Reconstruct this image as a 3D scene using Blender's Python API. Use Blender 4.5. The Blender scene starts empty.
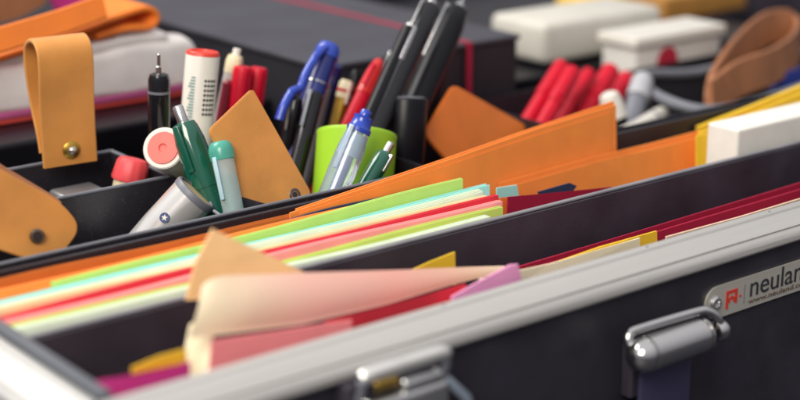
import bpy, bmesh, math, random
from mathutils import Vector, Matrix
random.seed(7)
C = bpy.context.scene.collection
sc = bpy.context.scene

# ------------------------------------------------------------------ camera
PITCH, YAW, FPX = math.radians(17), math.radians(51.5), 1600.0
CAM = Vector((0, 0, .27))
FW = Vector((math.cos(YAW)*math.cos(PITCH), math.sin(YAW)*math.cos(PITCH), -math.sin(PITCH)))
RT = Vector((math.sin(YAW), -math.cos(YAW), 0))
UP = RT.cross(FW)
cd = bpy.data.cameras.new('camera'); cam = bpy.data.objects.new('camera', cd); C.objects.link(cam)
cam.matrix_world = Matrix((( RT.x, UP.x, -FW.x, CAM.x), (RT.y, UP.y, -FW.y, CAM.y), (RT.z, UP.z, -FW.z, CAM.z), (0, 0, 0, 1)))
cd.sensor_width = 36; cd.lens = 36*FPX/800
cd.clip_start = .02; cd.clip_end = 50
cd.dof.use_dof = True; cd.dof.focus_distance = .92; cd.dof.aperture_fstop = 4.0; cd.dof.aperture_blades = 0
sc.camera = cam

# ------------------------------------------------------------------ light
w = bpy.data.worlds.new('World'); sc.world = w; w.use_nodes = True
bg = w.node_tree.nodes['Background']; bg.inputs[1].default_value = 1.0
_n = w.node_tree.nodes; _l = w.node_tree.links; _tc = _n.new('ShaderNodeTexCoord'); _sp = _n.new('ShaderNodeSeparateXYZ'); _cr = _n.new('ShaderNodeValToRGB')
_l.new(_tc.outputs['Generated'], _sp.inputs[0]); _l.new(_sp.outputs[2], _cr.inputs[0]); _l.new(_cr.outputs[0], bg.inputs[0])   # a room: dim walls, pale ceiling
_cr.color_ramp.elements[0].position = .05; _cr.color_ramp.elements[0].color = (.22, .205, .23, 1)
_cr.color_ramp.elements[1].position = .85; _cr.color_ramp.elements[1].color = (.80, .80, .82, 1)
def area(name, loc, target, size, power, col, sy=None):
    l = bpy.data.lights.new(name, 'AREA'); l.energy = power; l.color = col; l.size = size
    if sy: l.shape = 'RECTANGLE'; l.size_y = sy
    o = bpy.data.objects.new(name, l); C.objects.link(o); o.location = loc
    o.rotation_euler = (Vector(target)-Vector(loc)).to_track_quat('-Z', 'Y').to_euler()
area('window_light', (-.1, 1.7, 1.5), (.55, .75, 0), 1.3, 34, (1, .96, .90), .8)
area('room_light', (-.8, -.2, 1.25), (.55, .65, 0), .9, 34, (1, .92, .82))
sc.view_settings.view_transform = 'Standard'; sc.view_settings.look = 'None'
sc.view_settings.exposure = 0; sc.view_settings.gamma = 1

def at(px, py, Y):
    """point of the vertical plane y = Y seen at this place of the photograph"""
    r = FW + RT*((px-400)/FPX) + UP*((200-py)/FPX)
    return CAM + r*(Y/r.y)
def pxs(p, n):       # size in metres of n photo pixels at point p
    return n*(Vector(p)-CAM).dot(FW)/FPX

# ------------------------------------------------------------------ materials
MATS = {}
def mat(name, col, rough=.5, metal=0, bump=0, bscale=400, var=.08, vscale=30, trans=0, coat=0, sheen=0, stretch=None, spec=.5, dust=0, sss=0):
    if name in MATS: return MATS[name]
    m = bpy.data.materials.new(name); m.use_nodes = True; N = m.node_tree.nodes; L = m.node_tree.links
    b = N['Principled BSDF']; b.inputs['Roughness'].default_value = rough; b.inputs['Metallic'].default_value = metal
    b.inputs['Transmission Weight'].default_value = trans; b.inputs['Coat Weight'].default_value = coat
    b.inputs['Sheen Weight'].default_value = sheen; b.inputs['Specular IOR Level'].default_value = spec
    if sss: b.inputs['Subsurface Weight'].default_value = sss; b.inputs['Subsurface Scale'].default_value = .002
    tc = N.new('ShaderNodeTexCoord'); mp = N.new('ShaderNodeMapping'); L.new(tc.outputs['Object'], mp.inputs[0])
    if stretch: mp.inputs['Scale'].default_value = stretch
    nz = N.new('ShaderNodeTexNoise'); nz.inputs['Scale'].default_value = vscale; nz.inputs['Detail'].default_value = 5
    L.new(mp.outputs[0], nz.inputs['Vector'])
    cr = N.new('ShaderNodeValToRGB'); L.new(nz.outputs[0], cr.inputs[0])
    cr.color_ramp.elements[0].position = .3; cr.color_ramp.elements[1].position = .7
    cr.color_ramp.elements[0].color = tuple(c*(1-var) for c in col)+(1,)
    cr.color_ramp.elements[1].color = tuple(min(1, c*(1+var)) for c in col)+(1,)
    out = cr.outputs[0]
    if dust:
        n2 = N.new('ShaderNodeTexNoise'); n2.inputs['Scale'].default_value = 700; n2.inputs['Detail'].default_value = 2
        L.new(tc.outputs['Object'], n2.inputs['Vector'])
        r2 = N.new('ShaderNodeValToRGB'); L.new(n2.outputs[0], r2.inputs[0])
        r2.color_ramp.elements[0].position = .66; r2.color_ramp.elements[1].position = .74
        r2.color_ramp.elements[1].color = (dust, dust, dust, 1)
        mx = N.new('ShaderNodeMix'); mx.data_type = 'RGBA'
        L.new(r2.outputs[0], mx.inputs[0]); L.new(out, mx.inputs[6]); mx.inputs[7].default_value = (.5, .47, .45, 1); out = mx.outputs[2]
    L.new(out, b.inputs['Base Color'])
    mr = N.new('ShaderNodeMapRange'); L.new(nz.outputs[0], mr.inputs[0])
    mr.inputs[3].default_value = max(.02, rough-.07); mr.inputs[4].default_value = min(1, rough+.07); L.new(mr.outputs[0], b.inputs['Roughness'])
    if bump:
        n3 = N.new('ShaderNodeTexNoise'); n3.inputs['Scale'].default_value = bscale; n3.inputs['Detail'].default_value = 3
        L.new(mp.outputs[0], n3.inputs['Vector'])
        bp = N.new('ShaderNodeBump'); bp.inputs['Strength'].default_value = bump; bp.inputs['Distance'].default_value = .0004
        L.new(n3.outputs[0], bp.inputs['Height']); L.new(bp.outputs[0], b.inputs['Normal'])
    MATS[name] = m; return m
def paper(name, col): return mat(name, col, .75, bump=.25, bscale=900, var=.05, vscale=60, spec=.3)
BLACK = mat('black_plastic', (.017, .015, .022), .42, bump=.4, bscale=1500, dust=.1)
INNER = mat('case_lining', (.022, .018, .028), .7, bump=.5, bscale=1200, var=.2, dust=.2)
PURP = mat('divider_plastic', (.036, .030, .044), .5, bump=.35, bscale=900, var=.25)
PANEL = mat('panel_laminate', (.024, .021, .031), .45, bump=.35, bscale=1300, var=.25)
EDGE = mat('divider_edge', (.20, .20, .22), .4, bump=.3, var=.2)
ALU = mat('brushed_aluminium', (.57, .555, .525), .36, .65, bump=.6, bscale=800, var=.2, vscale=25, stretch=(.05, 1, 1), dust=.25)
ALUY = mat('brushed_aluminium_side', (.50, .495, .48), .38, .65, bump=.25, bscale=500, var=.06, vscale=25, stretch=(1, .05, 1))
CHROME = mat('chrome', (.62, .61, .60), .13, 1, var=.05)
STEEL = mat('satin_steel', (.60, .60, .60), .26, .95, bump=.2, var=.12)
BRASS = mat('brass', (.55, .35, .07), .35, .9, var=.2)
TAN = mat('tan_leather', (.58, .25, .055), .42, bump=.35, bscale=1100, var=.16, vscale=28, sheen=.1)
TAND = mat('brown_leather', (.34, .135, .055), .55, bump=.7, bscale=1100, var=.15, vscale=45)
TANE = mat('leather_cut_edge', (.62, .36, .13), .6, var=.15, vscale=200)
ORL = mat('orange_leather', (.74, .19, .03), .4, bump=.3, bscale=1100, var=.08, vscale=45)
GLB = mat('gloss_black', (.006, .006, .009), .14, coat=.2, spec=.4, var=.1)
GLK = mat('satin_black', (.006, .006, .009), .30, spec=.22, var=.15, bump=.1)
RED = mat('red_plastic', (.55, .003, .022), .38, var=.12, spec=.3)
DRED = mat('dark_red_plastic', (.25, .01, .03), .35, var=.1)
BLUE = mat('blue_plastic', (.018, .055, .42), .25, coat=.4, var=.1)
BLUED = mat('deep_blue_plastic', (.008, .018, .16), .25, coat=.4, var=.1)
GREEN = mat('green_plastic', (.006, .095, .060), .14, coat=.8, var=.12)
TEAL = mat('teal_translucent', (.10, .50, .40), .22, trans=.35, var=.1)
CLEAR = mat('clear_plastic', (.86, .92, .95), .07, trans=.9, var=.02)
MILK = mat('milky_plastic', (.62, .60, .56), .35, trans=.25, var=.06)
WHITE = mat('white_plastic', (.74, .71, .64), .35, coat=.2, var=.04)
WGLOSS = mat('pearl_white', (.82, .81, .79), .22, .6, coat=.5, var=.05)
PINK = mat('pink_plastic', (.80, .16, .13), .45, var=.08)
LIME = mat('lime_plastic', (.33, .60, .025), .42, var=.05, bump=.1, sss=.15)
CREAMP = mat('cream_plastic', (.70, .60, .40), .4, var=.08)
GREYP = mat('grey_plastic', (.16, .17, .20), .45, var=.15)
INK = mat('ink_print', (.03, .03, .035), .5)

# ------------------------------------------------------------------ mesh helpers
def link(name, bm, m, parent=None, smooth=False, loc=None):
    me = bpy.data.meshes.new(name); bmesh.ops.recalc_face_normals(bm, faces=bm.faces)
    bm.to_mesh(me); bm.free(); me.materials.append(m)
    if smooth:
        for p in me.polygons: p.use_smooth = True
        me.set_sharp_from_angle(angle=math.radians(38))
    o = bpy.data.objects.new(name, me); C.objects.link(o)
    if parent: o.parent = parent
    if loc: o.location = loc
    return o
def tag(o, label=None, cat=None, group=None, kind=None):
    if label: o['label'] = label
    if cat: o['category'] = cat
    if group: o['group'] = group
    if kind: o['kind'] = kind
    return o
def empty(name, M):
    o = bpy.data.objects.new(name, None); C.objects.link(o); o.empty_display_size = .01
    o.matrix_world = M if isinstance(M, Matrix) else Matrix.Translation(M)
    return o
def box(bm, a, b, bev=0):
    t = bmesh.new(); bmesh.ops.create_cube(t, size=1)
    for v in t.verts: v.co = Vector([(a[i]+b[i])/2 + v.co[i]*(b[i]-a[i]) for i in range(3)])
    if bev: bmesh.ops.bevel(t, geom=t.edges[:], offset=bev, segments=3, affect='EDGES', profile=.5)
    join(bm, t)
def join(bm, t, M=None):
    if M: bmesh.ops.transform(t, matrix=M, verts=t.verts)
    me = bpy.data.meshes.new('t'); t.to_mesh(me); t.free(); bm.from_mesh(me); bpy.data.meshes.remove(me)
def lathe(bm, prof, seg=40, M=None, sx=1, sy=1):
    t = bmesh.new(); rings = []
    for z, r in prof:
        rings.append([t.verts.new((sx*r*math.cos(2*math.pi*k/seg), sy*r*math.sin(2*math.pi*k/seg), z)) for k in range(seg)])
    for a, b in zip(rings, rings[1:]):
        for k in range(seg): t.faces.new((a[k], a[(k+1) % seg], b[(k+1) % seg], b[k]))
    t.faces.new(rings[0][::-1]); t.faces.new(rings[-1])
    join(bm, t, M)
def extrude_x(bm, prof, x0, x1, axis=0):
    n = len(prof); A = []; B = []
    for p, q in prof:
        if axis == 0: A.append(bm.verts.new((x0, p, q))); B.append(bm.verts.new((x1, p, q)))
        else: A.append(bm.verts.new((p, x0, q))); B.append(bm.verts.new((p, x1, q)))
    for i in range(n): bm.faces.new((A[i], A[(i+1) % n], B[(i+1) % n], B[i]))
    bm.faces.new(A[::-1]); bm.faces.new(B)
def tube(bm, pts, r, seg=12, closed=False):
    pts = [Vector(p) for p in pts]; rings = []; n = len(pts)
    ref = Vector((0, 0, 1))
    for i, p in enumerate(pts):
        d = (pts[min(i+1, n-1)] - pts[max(i-1, 0)]).normalized()
        if abs(d.dot(ref)) > .95: rr = Vector((1, 0, 0))
        else: rr = ref
        u = d.cross(rr).normalized(); v = d.cross(u)
        ri = r[i] if isinstance(r, (list, tuple)) else r
        rings.append([bm.verts.new(p + ri*(u*math.cos(2*math.pi*k/seg) + v*math.sin(2*math.pi*k/seg))) for k in range(seg)])
    for a, b in zip(rings, rings[1:]):
        for k in range(seg): bm.faces.new((a[k], a[(k+1) % seg], b[(k+1) % seg], b[k]))
    bm.faces.new(rings[0][::-1]); bm.faces.new(rings[-1])
def smoothpath(pts, n=8):
    pts = [Vector(p) for p in pts]; out = []
    for i in range(len(pts)-1):
        p0, p1, p2, p3 = pts[max(i-1, 0)], pts[i], pts[i+1], pts[min(i+2, len(pts)-1)]
        for k in range(n):
            t = k/n
            out.append(.5*((2*p1)+(p2-p0)*t+(2*p0-5*p1+4*p2-p3)*t*t+(3*p1-p0-3*p2+p3)*t**3))
    return out+[pts[-1]]
def slab(poly, off, r=0, seg=6):
    """closed polygon (3-D points) given thickness along vector off; r rounds the corners"""
    P = [Vector(p) for p in poly]
    if r:
        Q = []; n = len(P)
        for i in range(n):
            a, b, c = P[i-1], P[i], P[(i+1) % n]
            rr = r if not isinstance(r, (list, tuple)) else r[i]
            if rr <= 0: Q.append(b); continue
            d1 = (a-b); d2 = (c-b); l = min(rr, d1.length*.45, d2.length*.45)
            s = b+d1.normalized()*l; e = b+d2.normalized()*l
            for k in range(seg+1):
                t = k/seg; Q.append(s*(1-t)**2 + b*2*t*(1-t) + e*t*t)
        P = Q
    bm = bmesh.new(); off = Vector(off)
    A = [bm.verts.new(p) for p in P]; B = [bm.verts.new(p+off) for p in P]; n = len(P)
    fa = bm.faces.new(A[::-1]); fb = bm.faces.new(B)
    for i in range(n): bm.faces.new((A[i], A[(i+1) % n], B[(i+1) % n], B[i]))
    bmesh.ops.triangulate(bm, faces=[fa, fb])
    return bm
def ribbon(path, wdir, thick):
    """strip of leather: centre path, full width vector wdir, thickness"""
    bm = bmesh.new(); n = len(path); wd = Vector(wdir); rows = []
    for i, p in enumerate(path):
        d = (path[min(i+1, n-1)]-path[max(i-1, 0)]).normalized(); nn = wd.cross(d).normalized()*thick/2
        e = wd*.5; c = wd.normalized()*thick*.25
        rows.append([bm.verts.new(p-e+c+nn), bm.verts.new(p+e-c+nn), bm.verts.new(p+e+nn*.4), bm.verts.new(p+e-nn*.4), bm.verts.new(p+e-c-nn), bm.verts.new(p-e+c-nn), bm.verts.new(p-e-nn*.4), bm.verts.new(p-e+nn*.4)])
    for a, b in zip(rows, rows[1:]):
        for k in range(8): bm.faces.new((a[k], a[(k+1) % 8], b[(k+1) % 8], b[k]))
    bm.faces.new(rows[0][::-1]); bm.faces.new(rows[-1])
    return bm
def centre(o):
    """put a one-mesh thing's origin at the middle of its base"""
    vs = o.data.vertices; lo = [min(v.co[i] for v in vs) for i in range(3)]; hi = [max(v.co[i] for v in vs) for i in range(3)]
    c = Vector(((lo[0]+hi[0])/2, (lo[1]+hi[1])/2, lo[2])); o.data.transform(Matrix.Translation(-c)); o.location = c
    return o
def text(name, s, size, m, parent, M, thick=.0001, shear=0, sx=1):
    cu = bpy.data.curves.new(name, 'FONT'); cu.body = s; cu.size = size; cu.extrude = thick; cu.shear = shear
    t = bpy.data.objects.new(name, cu); C.objects.link(t); bpy.context.view_layer.update()
    me = bpy.data.meshes.new_from_object(t.evaluated_get(bpy.context.evaluated_depsgraph_get()))
    bpy.data.objects.remove(t); me.materials.clear(); me.materials.append(m); me.transform(Matrix.Diagonal((sx, 1, 1, 1)))
    o = bpy.data.objects.new(name, me); C.objects.link(o)
    if parent: o.parent = parent
    o.matrix_local = M; return o

# ------------------------------------------------------------------ setting
bm = bmesh.new(); bmesh.ops.create_grid(bm, x_segments=2, y_segments=2, size=6)
o = link('table_top', bm, mat('dark_table', (.016, .016, .024), .6, bump=.2, var=.3, vscale=8)); o.location = (1, 1, -.185); tag(o, kind='structure')

# ------------------------------------------------------------------ the case
case = tag(empty('tool_case', (.7, .83, -.185)), 'black case with wide silver aluminium rim, latches and nameplate, filled with papers and pens', 'case')
def cpart(name, bm, m, smooth=False, parent=case):
    o = link(name, bm, m, parent, smooth)
    if parent is case: o.matrix_parent_inverse = Matrix.Translation((-.7, -.83, .185))
    return o
X0, X1, YB = .277, 1.30, 1.32
bm = bmesh.new(); box(bm, (.268, .5305, -.18), (X1, .5475, -.0068)); cpart('front_panel', bm, PANEL)
bm = bmesh.new(); box(bm, (.2608, .5475, -.18), (.2765, YB, -.0068)); cpart('side_panel', bm, PANEL)
bm = bmesh.new(); box(bm, (X1, .5305, -.18), (X1+.012, YB, .0)); cpart('side_panel', bm, PANEL)
bm = bmesh.new(); box(bm, (.2765, YB-.012, -.18), (X1, YB, .0)); cpart('back_panel', bm, PANEL)
bm = bmesh.new(); box(bm, (.2765, .5475, -.18), (X1, YB-.012, -.172)); cpart('case_floor', bm, INNER)
prof = [(.5480, -.006), (.5480, -.0010), (.5475, -.0004), (.5440, -.0004), (.5432, -.0008), (.5425, -.0020), (.5330, -.0056), (.5290, -.0076),
        (.5272, -.0092), (.5265, -.0110), (.5262, -.0128), (.5270, -.0140), (.5300, -.0142), (.5303, -.006)]
bm = bmesh.new(); extrude_x(bm, prof, .2740, X1); cpart('front_rim', bm, ALU, True)
px_ = [(.2785-(y-.5485)*-1, z) for y, z in prof]
bm = bmesh.new(); extrude_x(bm, [(.2785+(y-.5485), z) for y, z in prof], .5440, YB, 1); cpart('side_rim', bm, ALUY, True)
# corner guard closing the two rims
bm = bmesh.new()
lathe(bm, [(-.05, .0225), (-.012, .0225), (-.008, .021), (-.006, .016), (-.0055, .002)], 40, Matrix.Translation((.2765, .5475, 0)))
cpart('corner_guard', bm, STEEL, True)
for x in (.60, .70, .82, .46):
    bm = bmesh.new(); lathe(bm, [(0, .0010), (.0003, .0009), (.0005, .0003)], 12, Matrix.Translation((x, .545, -.0005))); cpart('rim_rivet', bm, GREYP)
# dividers
bm = bmesh.new(); box(bm, (X0+.002, .6285, -.16), (X1, .6335, -.0018)); d = cpart('divider', bm, PURP)
bm = bmesh.new(); box(bm, (X0+.002, .6305, -.0015), (X1, .6337, -.0002), .0004); cpart('divider_edge', bm, EDGE, parent=d); d.children[0].matrix_parent_inverse = Matrix()
bm = bmesh.new(); box(bm, (X0+.002, .7185, -.16), (X1, .7215, .0004), .0006); cpart('divider', bm, BLACK)
# inner lining of the left wall
bm = bmesh.new(); box(bm, (.2790, .5490, -.17), (.2850, 1.0, .0022), .0008); cpart('side_lining', bm, mat('grey_lining', (.10, .11, .13), .5, bump=.4))

# ------------------------------------------------------------------ nameplate on the front
LOGO = mat('logo_red', (.60, .04, .02), .5); PLT = mat('nameplate_metal', (.58, .56, .50), .45, .5, var=.06, stretch=(.1, 1, 1))
a = at(705, 303, .5295)
H = .0185; zc = at(727, 299, .5295).z
bm = bmesh.new(); pts = []
for k in range(17):
    t = math.pi/2+math.pi*k/16; pts.append((a.x+H/2+H/2*math.cos(t), .5303, zc+H/2*math.sin(t)))
for k in range(17):
    t = -math.pi/2+math.pi*k/16; pts.append((a.x+.105+H/2*math.cos(t), .5303, zc+H/2*math.sin(t)))
plate = cpart('nameplate', slab(pts, (0, -.0013, 0)), PLT)
def sub(o): o.parent = plate; return o
bm = bmesh.new(); MY = Matrix.Rotation(math.radians(90), 4, 'X')
lathe(bm, [(0, .0042), (.0006, .0042), (.0016, .0033), (.0017, .0020), (.0004, .0016), (.0004, .0002)], 24, Matrix.Translation((a.x+.0078, .529, zc)) @ MY)
sub(link('rivet', bm, STEEL, None, True))
bm = bmesh.new()
lx = a.x+.0165; Yf = .5288
def lb(b, x0, z0, x1, z1, dy=0): box(b, (lx+x0*1.15, Yf-.0002-dy, zc+z0*1.15), (lx+x1*1.15, Yf+.0001, zc+z1*1.15))
lb(bm, 0, -.0048, .0016, .0042); lb(bm, .0016, .0026, .0064, .0042); lb(bm, .0064, -.0030, .0080, .0042)
lb(bm, .0030, -.0006, .0050, .0012); lb(bm, .0018, -.0020, .0028, .0004); lb(bm, .0052, -.0020, .0062, .0004); lb(bm, .0096, -.0008, .0108, .0004)
sub(link('emblem', bm, LOGO))
bm = bmesh.new(); box(bm, (lx+.0150, Yf-.0002, zc-.0055), (lx+.0153, Yf+.0001, zc+.0055)); sub(link('rule', bm, GREYP))
MT = Matrix.Rotation(math.radians(90), 4, 'X')
sub(text('lettering', 'neuland', .0170, INK, None, Matrix.Translation((lx+.0190, Yf-.0001, zc-.0028)) @ MT, sx=1.06))
sub(text('small_lettering', 'www.neuland.com', .0042, mat('brown_print', (.12, .08, .06), .6), None, Matrix.Translation((lx+.0190, Yf-.0001, zc-.0068)) @ MT, sx=1.7))

# ------------------------------------------------------------------ latches
l1 = empty('x', (0, 0, 0)); bpy.data.objects.remove(l1)
def lpart(name, bm, m, parent=None, smooth=True):
    o = link(name, bm, m, parent, smooth)
    if parent is None: o.parent = case; o.matrix_parent_inverse = Matrix.Translation((-.7, -.83, .185))
    return o
# near latch
q0 = at(364, 377, .512); q1 = at(444, 352, .512); zl = (q0.z+q1.z)/2; xa, xb = q0.x, q1.x
bm = bmesh.new(); box(bm, (xa-.002, .522, zl-.052), (xb+.005, .5305, zl-.008), .0015)
latch = lpart('latch', bm, PURP)
bm = bmesh.new(); tube(bm, smoothpath([(xa-.001, .5125, zl-.001), (xa+.004, .5115, zl+.0006), ((xa+xb)/2, .511, zl+.001), (xb-.004, .5115, zl+.0006), (xb+.001, .5125, zl-.001)]), .0036, 16)
b = lpart('hook_bar', bm, mat('polished_nickel', (.80, .79, .76), .28, .75), latch)
for x in (xa-.0012, xb+.0018):
    bm = bmesh.new(); tube(bm, smoothpath([(x, .5125, zl-.002), (x+.0006, .5130, zl-.007), (x+.0006, .5150, zl-.014), (x, .518, zl-.04)]), .0019, 10); lpart('side_arm', bm, GREYP, latch)
bm = bmesh.new(); box(bm, (xa+.002, .5135, zl-.0115), (xb-.004, .5225, zl-.0055), .001); lpart('catch', bm, INNER, latch)
bm = bmesh.new(); box(bm, (xa+.007, .5125, zl-.0095), (xa+.020, .516, zl-.0055), .0008); lpart('spring', bm, BRASS, latch)
bm = bmesh.new(); box(bm, (xa+.0005, .5085, zl-.060), (xb+.0015, .5215, zl-.0125), .003); box(bm, (xa+.021, .5095, zl-.014), (xb-.001, .520, zl-.0075), .002); lpart('lever', bm, STEEL, latch)
bm = bmesh.new(); tube(bm, [(xb+.002, .513, zl-.014), (xb+.011, .509, zl-.024), (xb+.016, .508, zl-.045)], .0024, 12); lpart('release_rod', bm, mat('blue_grey_metal', (.35, .42, .50), .3, .6), latch)
# far latch with a round barrel
q0 = at(640, 351, .512); q1 = at(711, 333, .512); zl = (q0.z+q1.z)/2-.0005; xa, xb = q0.x-.001, q1.x
bm = bmesh.new(); box(bm, (xa+.007, .5225, zl-.03), (xb-.004, .5305, zl+.004), .0015); latch2 = lpart('latch', bm, PURP)
bm = bmesh.new(); r = .0094; MX = Matrix.Translation((xa-.002, .511, zl)) @ Matrix.Rotation(math.radians(90), 4, 'Y'); LL = xb-xa-.002
lathe(bm, [(-.0045, .001), (-.0040, .0035), (-.0022, .0060), (.0010, .0086), (.0050, .0090), (.0054, .0083), (.0066, .0083), (.0070, r), (LL-.0068, r), (LL-.0062, .0079), (LL-.0052, .0079), (LL-.005, r), (LL-.004, r), (LL-.0035, .006)], 40, MX)
lpart('barrel', bm, CHROME, latch2)
bm = bmesh.new()
tube(bm, smoothpath([(xa-.0006, .515, zl+.0008), (xa-.001, .5185, zl+.0068), (xa+.001, .519, zl+.0096), (xa+.006, .518, zl+.0112), (xb-.010, .5150, zl+.0118), (xb-.002, .5135, zl+.0108), (xb+.003, .5115, zl+.0070), (xb+.0052, .5105, zl+.0010), (xb+.0050, .512, zl-.0040)]), .0026, 14)
lpart('wire_bail', bm, CHROME, latch2)
bm = bmesh.new(); lathe(bm, [(0, .002), (.001, .0050), (.005, .0060), (.0075, .0050), (.0088, .002)], 24, Matrix.Translation((xb+.001, .511, zl-.001)) @ Matrix.Rotation(math.radians(90), 4, 'Y')); lpart('end_knob', bm, CHROME, latch2)
bm = bmesh.new(); box(bm, (xa+.008, .5165, zl-.075), (xb-.0085, .5195, zl-.003), .001); lpart('pull_strap', bm, mat('violet_strap', (.035, .032, .075), .45, bump=.3), latch2)
# far latch's screws
# ------------------------------------------------------------------ papers standing in the middle compartment
P = {}
def pcol(n, c): P[n] = paper(n, c); return P[n]
pcol('orange_card', (.90, .28, .055)); pcol('teal_card', (.36, .76, .70)); pcol('lime_card', (.45, .68, .16)); pcol('mint_card', (.66, .74, .58))
pcol('sand_card', (.78, .62, .34)); pcol('red_card', (.62, .03, .05)); pcol('pink_card', (.85, .30, .30)); pcol('lime_pale_card', (.50, .60, .12)); pcol('white_card', (.78, .76, .70))
pcol('cream_paper', (.86, .77, .54)); pcol('peach_paper', (.86, .45, .33)); pcol('yellow_card', (.78, .50, .03)); pcol('magenta_card', (.62, .04, .25)); pcol('crimson_card', (.33, .008, .04))
pcol('rosepink_card', (.95, .28, .30)); pcol('burnt_card', (.50, .13, .02)); pcol('apricot_paper', (.92, .58, .28)); pcol('violet_card', (.12, .07, .22)); pcol('navy_card', (.02, .04, .09)); pcol('softpink_card', (.90, .38, .62))
def folder(y, x0, x1, z0, z1, m, label, group=None, t=.0016, open_=.0, sag=0, cat='folder', name='paper_folder'):
    """a folded card: two thin leaves meeting in a rounded spine at the top"""
    bm = bmesh.new(); n = 30; rows = []
    base = -.15; nl = max(1, round(t/.0011)); tops = []
    rl = random.Random(int(y*1e5))
    for q in range(nl):
        a_ = y-t*.5+t*q/nl; b_ = y-t*.5+t*(q+1)/nl; dz = rl.uniform(-.0009, .0002); w_ = b_-a_
        if q: tops.append((a_, 0, -.0026))
        tops += [(a_+w_*.08, 0, dz-.0003), (a_+w_*.3, 0, dz), (b_-w_*.3, 0, dz), (b_-w_*.12, 0, dz-.0004)]
    prof = [(y-t*.5, z0, base)]+tops+[(y+t*.5, z0, base)]
    NP = len(prof)
    for i in range(n+1):
        u = i/n; x = x0+(x1-x0)*u
        zt = z0+(z1-z0)*u + sag*math.sin(math.pi*u) + .0005*math.sin(9*u+y*300)
        wob = .0012*math.sin(5*u+y*150)
        rows.append([bm.verts.new((x, yy+wob, base if zz <= -.1 else zt+zz)) for yy, _, zz in prof])
    for a_, b_ in zip(rows, rows[1:]):
        for k in range(NP): bm.faces.new((a_[k], a_[(k+1) % NP], b_[(k+1) % NP], b_[k]))
    bm.faces.new(rows[0][::-1]); bm.faces.new(rows[-1])
    return tag(centre(link(name, bm, m, None, True)), label, cat, group)
G = 'coloured card folders standing in the middle compartment'
folder(.7115, .285, .50, -.001, -.001, P['burnt_card'], 'dark orange folder standing against the black divider, rearmost of the colour stripes', G, .003)
folder(.7035, .44, .585, -.0006, .0006, P['navy_card'], 'thin black folder edge between the raised orange fan and the stripes', G, .0016)
folder(.6990, .287, .60, -.0012, -.0005, P['orange_card'], 'orange folder directly behind the bright green one in the stripes', G, .003)
folder(.6925, .330, .598, -.001, .0040, P['lime_card'], 'bright lime green folder, tallest of the stripes at its right end', G, .004)
folder(.6875, .284, .615, -.003, -.0025, P['teal_card'], 'pale turquoise folder in front of the lime one, showing at the left', G, .004)
folder(.6810, .285, .603, -.0025, -.001, P['mint_card'], 'whitish mint folder between turquoise and sand folders', G, .005)
folder(.6735, .284, .600, -.0015, -.0020, P['sand_card'], 'thin sand yellow folder right behind the red stripe', G, .003)
folder(.6670, .284, .602, -.0020, -.001, P['red_card'], 'bright red folder edge among the middle colour stripes', G, .003)
folder(.6590, .285, .598, -.0006, -.001, P['pink_card'], 'salmon pink folder between the red one and the olive lime one', G, .005)
folder(.6500, .284, .592, -.0005, -.002, P['lime_pale_card'], 'yellowish lime folder in front of the pink one', G, .004)
folder(.6425, .284, .575, .0008, -.0028, P['mint_card'], 'pale grey green folder foremost, leaning on the grey edged divider', G, .005)

def card(name, label, cat, pts, m, thick=.0008, r=0, group=None, down=None, parent=None):
    """flat sheet through photo points (px, py, depth); `down` carries its lower edge below the divider"""
    V = [at(*p) for p in pts]
    if down:
        lo = [i for i in down]; 
        for i in lo: V[i] = Vector((V[i].x, V[i].y, min(V[i].z, -.0)-.06))
    o = link(name, slab(V, (0, thick, 0), r), m, parent)
    return tag(centre(o), label, cat, group) if parent is None else o
# orange fan at the right of the stripes
F = 'orange card folders fanned out at the right of the stripes'
def fan(pts_top, pts_bot, m, label, thick, n=1, name='card_folder', group=F):
    root = None; top = [at(*p) for p in pts_top]; bot = [Vector((v.x, v.y-.004, -.07)) for v in (at(*p) for p in pts_bot)]
    return tag(centre(link(name, slab(top+bot[::-1], (0, thick, 0)), m)), label, 'folder', group)
fan([(290, 213, .7065), (460, 156, .709), (540, 128, .711), (616, 105, .712)], [(290, 218, .7065), (617, 150, .712)], P['orange_card'], 'large orange folder rising to a tall square corner behind the stripes, foremost leaf', .0008)
fan([(300, 213, .7055), (460, 161, .708), (540, 134, .710), (611, 112, .711)], [(300, 218, .7055), (611, 150, .711)], P['orange_card'], 'front orange leaf, a few millimetres lower than the tall square cornered one', .0006)
fan([(296, 209, .7095), (450, 157, .712), (530, 129, .714), (614, 101, .7145)], [(296, 211, .7095), (614, 150, .7145)], P['orange_card'], 'second orange leaf showing as a thin rim behind the large raised orange folder', .0008)
fan([(330, 202, .7125), (470, 155, .7145), (540, 131, .716), (596, 110, .7165)], [(330, 205, .7125), (594, 150, .7165)], P['burnt_card'], 'darker orange leaf behind the two raised orange ones', .0008)
fan([(508, 187, .700), (600, 161, .701), (660, 147, .702), (706, 135, .703)], [(508, 190, .70), (708, 158, .70)], P['orange_card'], 'lower orange folder ending beside the yellow one', .0009)
fan([(500, 183, .7055), (590, 158, .7055), (650, 144, .7055), (700, 131, .7055)], [(500, 188, .7055), (702, 158, .7055)], P['orange_card'], 'orange folder just behind the lower one, its thin top edge showing', .0012)
card('paper_tab', 'small turquoise card tab at the right end of the lime folder', 'tab', [(497, 188, .690), (517, 185, .690), (519, 196, .690), (497, 198, .690)], P['teal_card'])
card('paper_tab', 'small dark navy tab peeping out below the lower orange folder', 'tab', [(538, 192, .672), (570, 183, .672), (577, 186, .672), (572, 193, .672), (540, 197, .672)], P['navy_card'])
card('card_sheet', 'dark red card lying between the stripes and the divider edge at right', 'card', [(508, 197, .668), (560, 193, .664), (612, 187, .660), (620, 215, .66), (505, 230, .668)], P['crimson_card'], down=[3, 4])
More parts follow.
